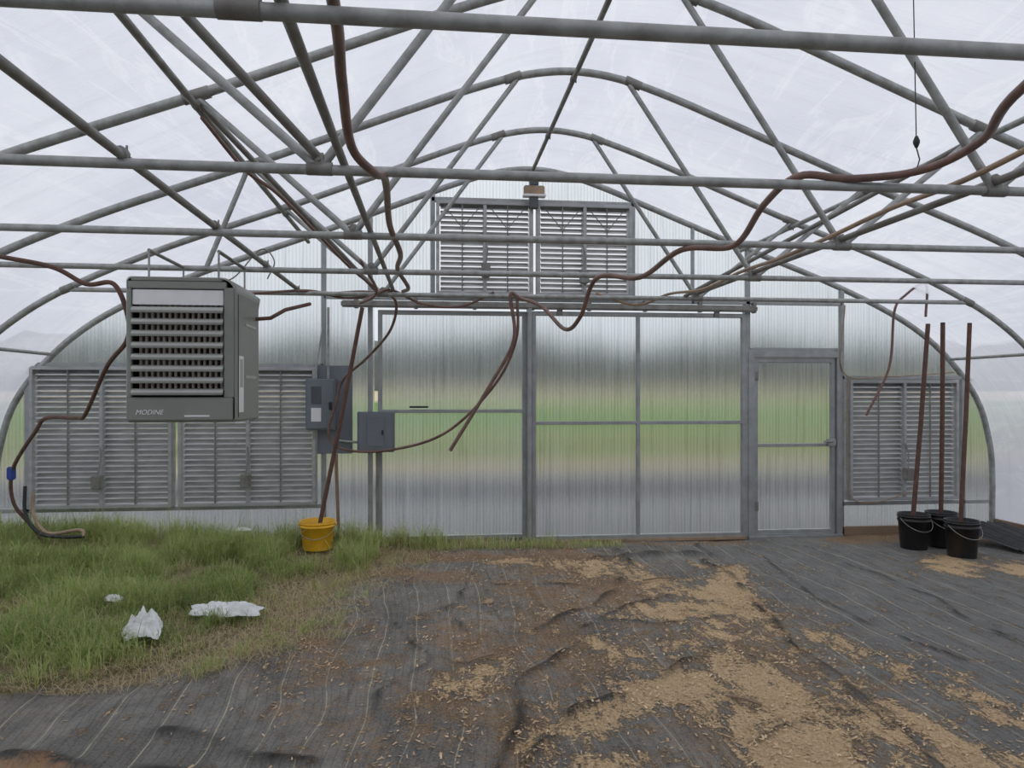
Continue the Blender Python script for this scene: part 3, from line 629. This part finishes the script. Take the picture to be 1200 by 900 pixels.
# wood chips mass
b=MB(); M_chip=simple('wood_chip',(0.78,0.58,0.36),.85,0,col2=(0.38,0.24,0.13),vs=9)
k=0
while k<8500:
    x=random.uniform(-2,3.5); y=random.uniform(2.6,7.6)
    j=int(np.clip(np.searchsorted(ysn,y),0,ny-1)); i=int((x+4.4)/.03)
    pr=max(saw[j,i],.6*brown[j,i])*(.5+mnoise.noise((x*5,y*2,2.))*1.2)
    if random.random()>pr+.02: continue
    k+=1; a=random.uniform(0,6.28); l=random.uniform(.004,.013); w=l*random.uniform(.2,.5); z=Z[j,i]+.004
    ca,sa=math.cos(a),math.sin(a); tz=random.uniform(0,.006)
    b.add([(x-ca*l-sa*w,y-sa*l+ca*w,z),(x-ca*l+sa*w,y-sa*l-ca*w,z),(x+ca*l+sa*w,y+sa*l-ca*w,z+tz),(x+ca*l-sa*w,y+sa*l+ca*w,z+tz+.003)],[(0,1,2,3)],M_chip)
b.build('wood_chips')

# plastic scraps: crumpled sheet laid over the grass
def scrap(x,y,w,d,h,seed,rot=0,lift=.06,curve=.0):
    b=MB(); n=48; vs=[]
    for j in range(n):
        for i in range(n):
            u=i/(n-1)*2-1; v=j/(n-1)*2-1
            rx=u*w*(.9+.12*mnoise.noise((v*2.5,seed,0))); ry=v*d*math.sqrt(max(.10,1-.8*u*u))*(.85+.3*mnoise.noise((u*2.5,seed,4)))+curve*u*u
            px=rx*math.cos(rot)-ry*math.sin(rot); py=rx*math.sin(rot)+ry*math.cos(rot)
            rd=abs(mnoise.noise((u*2.0+seed,v*2.0,seed)))*.5+abs(mnoise.noise((u*5+seed,v*5,seed)))*.25
            hz=h*(math.cos(v*1.45)**.6)*(1-.4*u*u)*(.6+rd)
            vs.append((x+px,y+py,zf(x,y)+lift+hz))
    b.add(vs,[(j*n+i,j*n+i+1,(j+1)*n+i+1,(j+1)*n+i) for j in range(n-1) for i in range(n-1)],M_plas,True)
    b.build('plastic_scrap')
scrap(-1.42,5.22,.27,.13,.11,1.2,-.16,.04); scrap(-1.84,4.88,.12,.19,.17,5.7,.25,.02,-.10); scrap(-2.28,5.5,.09,.05,.06,9.1,-.5,.06); scrap(-1.85,7.35,.08,.05,.04,12.,0,.19)
def stone(x,y,r,seed):
    import bmesh
    bm=bmesh.new(); bmesh.ops.create_icosphere(bm,subdivisions=3,radius=r)
    for v in bm.verts:
        k=1+.35*mnoise.noise(v.co/r*1.1+Vector((seed,0,0))); v.co=Vector((v.co.x*k*1.3,v.co.y*k,v.co.z*k*.75))
        v.co+=Vector((x,y,zf(x,y)+r*.45))
    b=MB(); bm.verts.index_update(); b.add([v.co[:] for v in bm.verts],[[v.index for v in f.verts] for f in bm.faces],M_stone,True); bm.free(); b.build('stone')
stone(.42,5.55,.03,1); stone(-1.95,3.2,.04,3); stone(.15,4.35,.02,5)
b=MB()
for (x,y,a,l) in ((.28,4.35,.6,.10),(1.9,6.0,.2,.14),(1.6,3.6,2.4,.09),(-.2,6.3,1.2,.08)):
    b.tube([(x-math.cos(a)*l,y-math.sin(a)*l,zf(x,y)+.02),(x,y,zf(x,y)+.028),(x+math.cos(a)*l,y+math.sin(a)*l,zf(x,y)+.02)],.009,M_wood,6)
b.build('wood_sticks')
b=MB(); vs=[]; n=40
for j in range(6):
    for i in range(n):
        u=i/(n-1); v=j/5
        vs.append((5.65+.62*u+.12*v,7.35-.75*v+.02*math.sin(u*40),.05+.15*(1-v)*(.6+.4*math.sin(u*2.5))+.014*math.sin(u*60)))
b.add(vs,[(j*n+i,j*n+i+1,(j+1)*n+i+1,(j+1)*n+i) for j in range(5) for i in range(n-1)],M_blackfab,True); b.build('folded_ground_cloth')

# ---------------------------------------------------------------- outdoors
m,nt,out=mat('field'); g=nt.nodes.new('ShaderNodeNewGeometry'); sx=nt.nodes.new('ShaderNodeSeparateXYZ'); nt.links.new(g.outputs['Position'],sx.inputs[0])
lg=nt.nodes.new('ShaderNodeMath'); lg.operation='LOGARITHM'; lg.inputs[1].default_value=10
mxm=nt.nodes.new('ShaderNodeMath'); mxm.operation='MAXIMUM'; mxm.inputs[1].default_value=1; nt.links.new(sx.outputs[1],mxm.inputs[0]); nt.links.new(mxm.outputs[0],lg.inputs[0])
mr=N(nt,'ShaderNodeMapRange'); mr.inputs['From Min'].default_value=.9; mr.inputs['From Max'].default_value=2.2; nt.links.new(lg.outputs[0],mr.inputs['Value'])
def lp(y): return (math.log10(y)-.9)/1.3
gr=(0.17,0.27,0.11); tn=(0.60,0.50,0.36)
r=ramp(nt,mr.outputs[0],[(0,(0.27,0.27,0.265)),(lp(10.5),(0.25,0.25,0.255)),(lp(12.5),(0.13,0.13,0.135)),(lp(14.5),(0.22,0.22,0.215)),(lp(16),(0.36,0.31,0.23)),(lp(18),(0.28,0.27,0.16)),(lp(21),(0.16,0.22,0.09)),(lp(26),(0.30,0.29,0.16)),(lp(33),gr),(lp(60),gr),(lp(68),tn),(lp(98),tn),(lp(104),(0.13,0.18,0.09))])
d=nt.nodes.new('ShaderNodeBsdfDiffuse'); nt.links.new(r.outputs[0],d.inputs[0]); nt.links.new(d.outputs[0],out.inputs[0])
b=MB(); gy=[-60,-6.1,8.0,14,25,40,60,80,100,140]; gz=[-.06,-.06,-.06,-.05,.05,.35,.85,1.4,2.0,3.4]
vs=[]
for y,z in zip(gy,gz):
    for x in (-220,220): vs.append((x,y,z))
b.add(vs,[(2*i,2*i+1,2*i+3,2*i+2) for i in range(len(gy)-1)],m); b.build('ground')
M_tree=simple('tree_foliage',(0.15,0.165,0.155),.9,0,col2=(0.10,0.115,0.105),vs=.4)
b=MB(); n=220; rows=8; vs=[]
for j in range(rows):
    v=j/(rows-1)
    for i in range(n):
        x=-200+400*i/(n-1); H=8.2+2.2*mnoise.noise((x*.05,1,0))+2.0*mnoise.noise((x*.22,4,0))
        a=v*math.pi
        vs.append((x,112-8*math.cos(a)+1.5*mnoise.noise((x*.3,v*3,2)),1.6+H*math.sin(a)**.6*(1+.1*mnoise.noise((x*.4,v*4,7)))))
b.add(vs,[(j*n+i,j*n+i+1,(j+1)*n+i+1,(j+1)*n+i) for j in range(rows-1) for i in range(n-1)],M_tree,True); b.build('tree_line')

# ---------------------------------------------------------------- world / camera
w=bpy.data.worlds.new('sky'); scene.world=w; w.use_nodes=True; nt=w.node_tree; nt.nodes.clear()
o=nt.nodes.new('ShaderNodeOutputWorld'); bg=nt.nodes.new('ShaderNodeBackground'); tc=nt.nodes.new('ShaderNodeTexCoord')
sx=nt.nodes.new('ShaderNodeSeparateXYZ'); nt.links.new(tc.outputs['Generated'],sx.inputs[0])
r=ramp(nt,sx.outputs[2],[(0.0,(0.58,0.61,0.65)),(0.12,(0.66,0.69,0.73)),(0.4,(0.88,0.90,0.93)),(1.0,(1.0,1.0,1.0))])
nt.links.new(r.outputs[0],bg.inputs[0]); bg.inputs[1].default_value=1.2; nt.links.new(bg.outputs[0],o.inputs[0])
cam=bpy.data.cameras.new('camera'); co=bpy.data.objects.new('camera',cam); scene.collection.objects.link(co); scene.camera=co
co.location=(0,0,1.6); co.rotation_euler=(math.radians(90),math.radians(0),math.radians(-6.2)); cam.sensor_width=36; cam.lens=25.5; cam.shift_y=.01; cam.clip_end=600
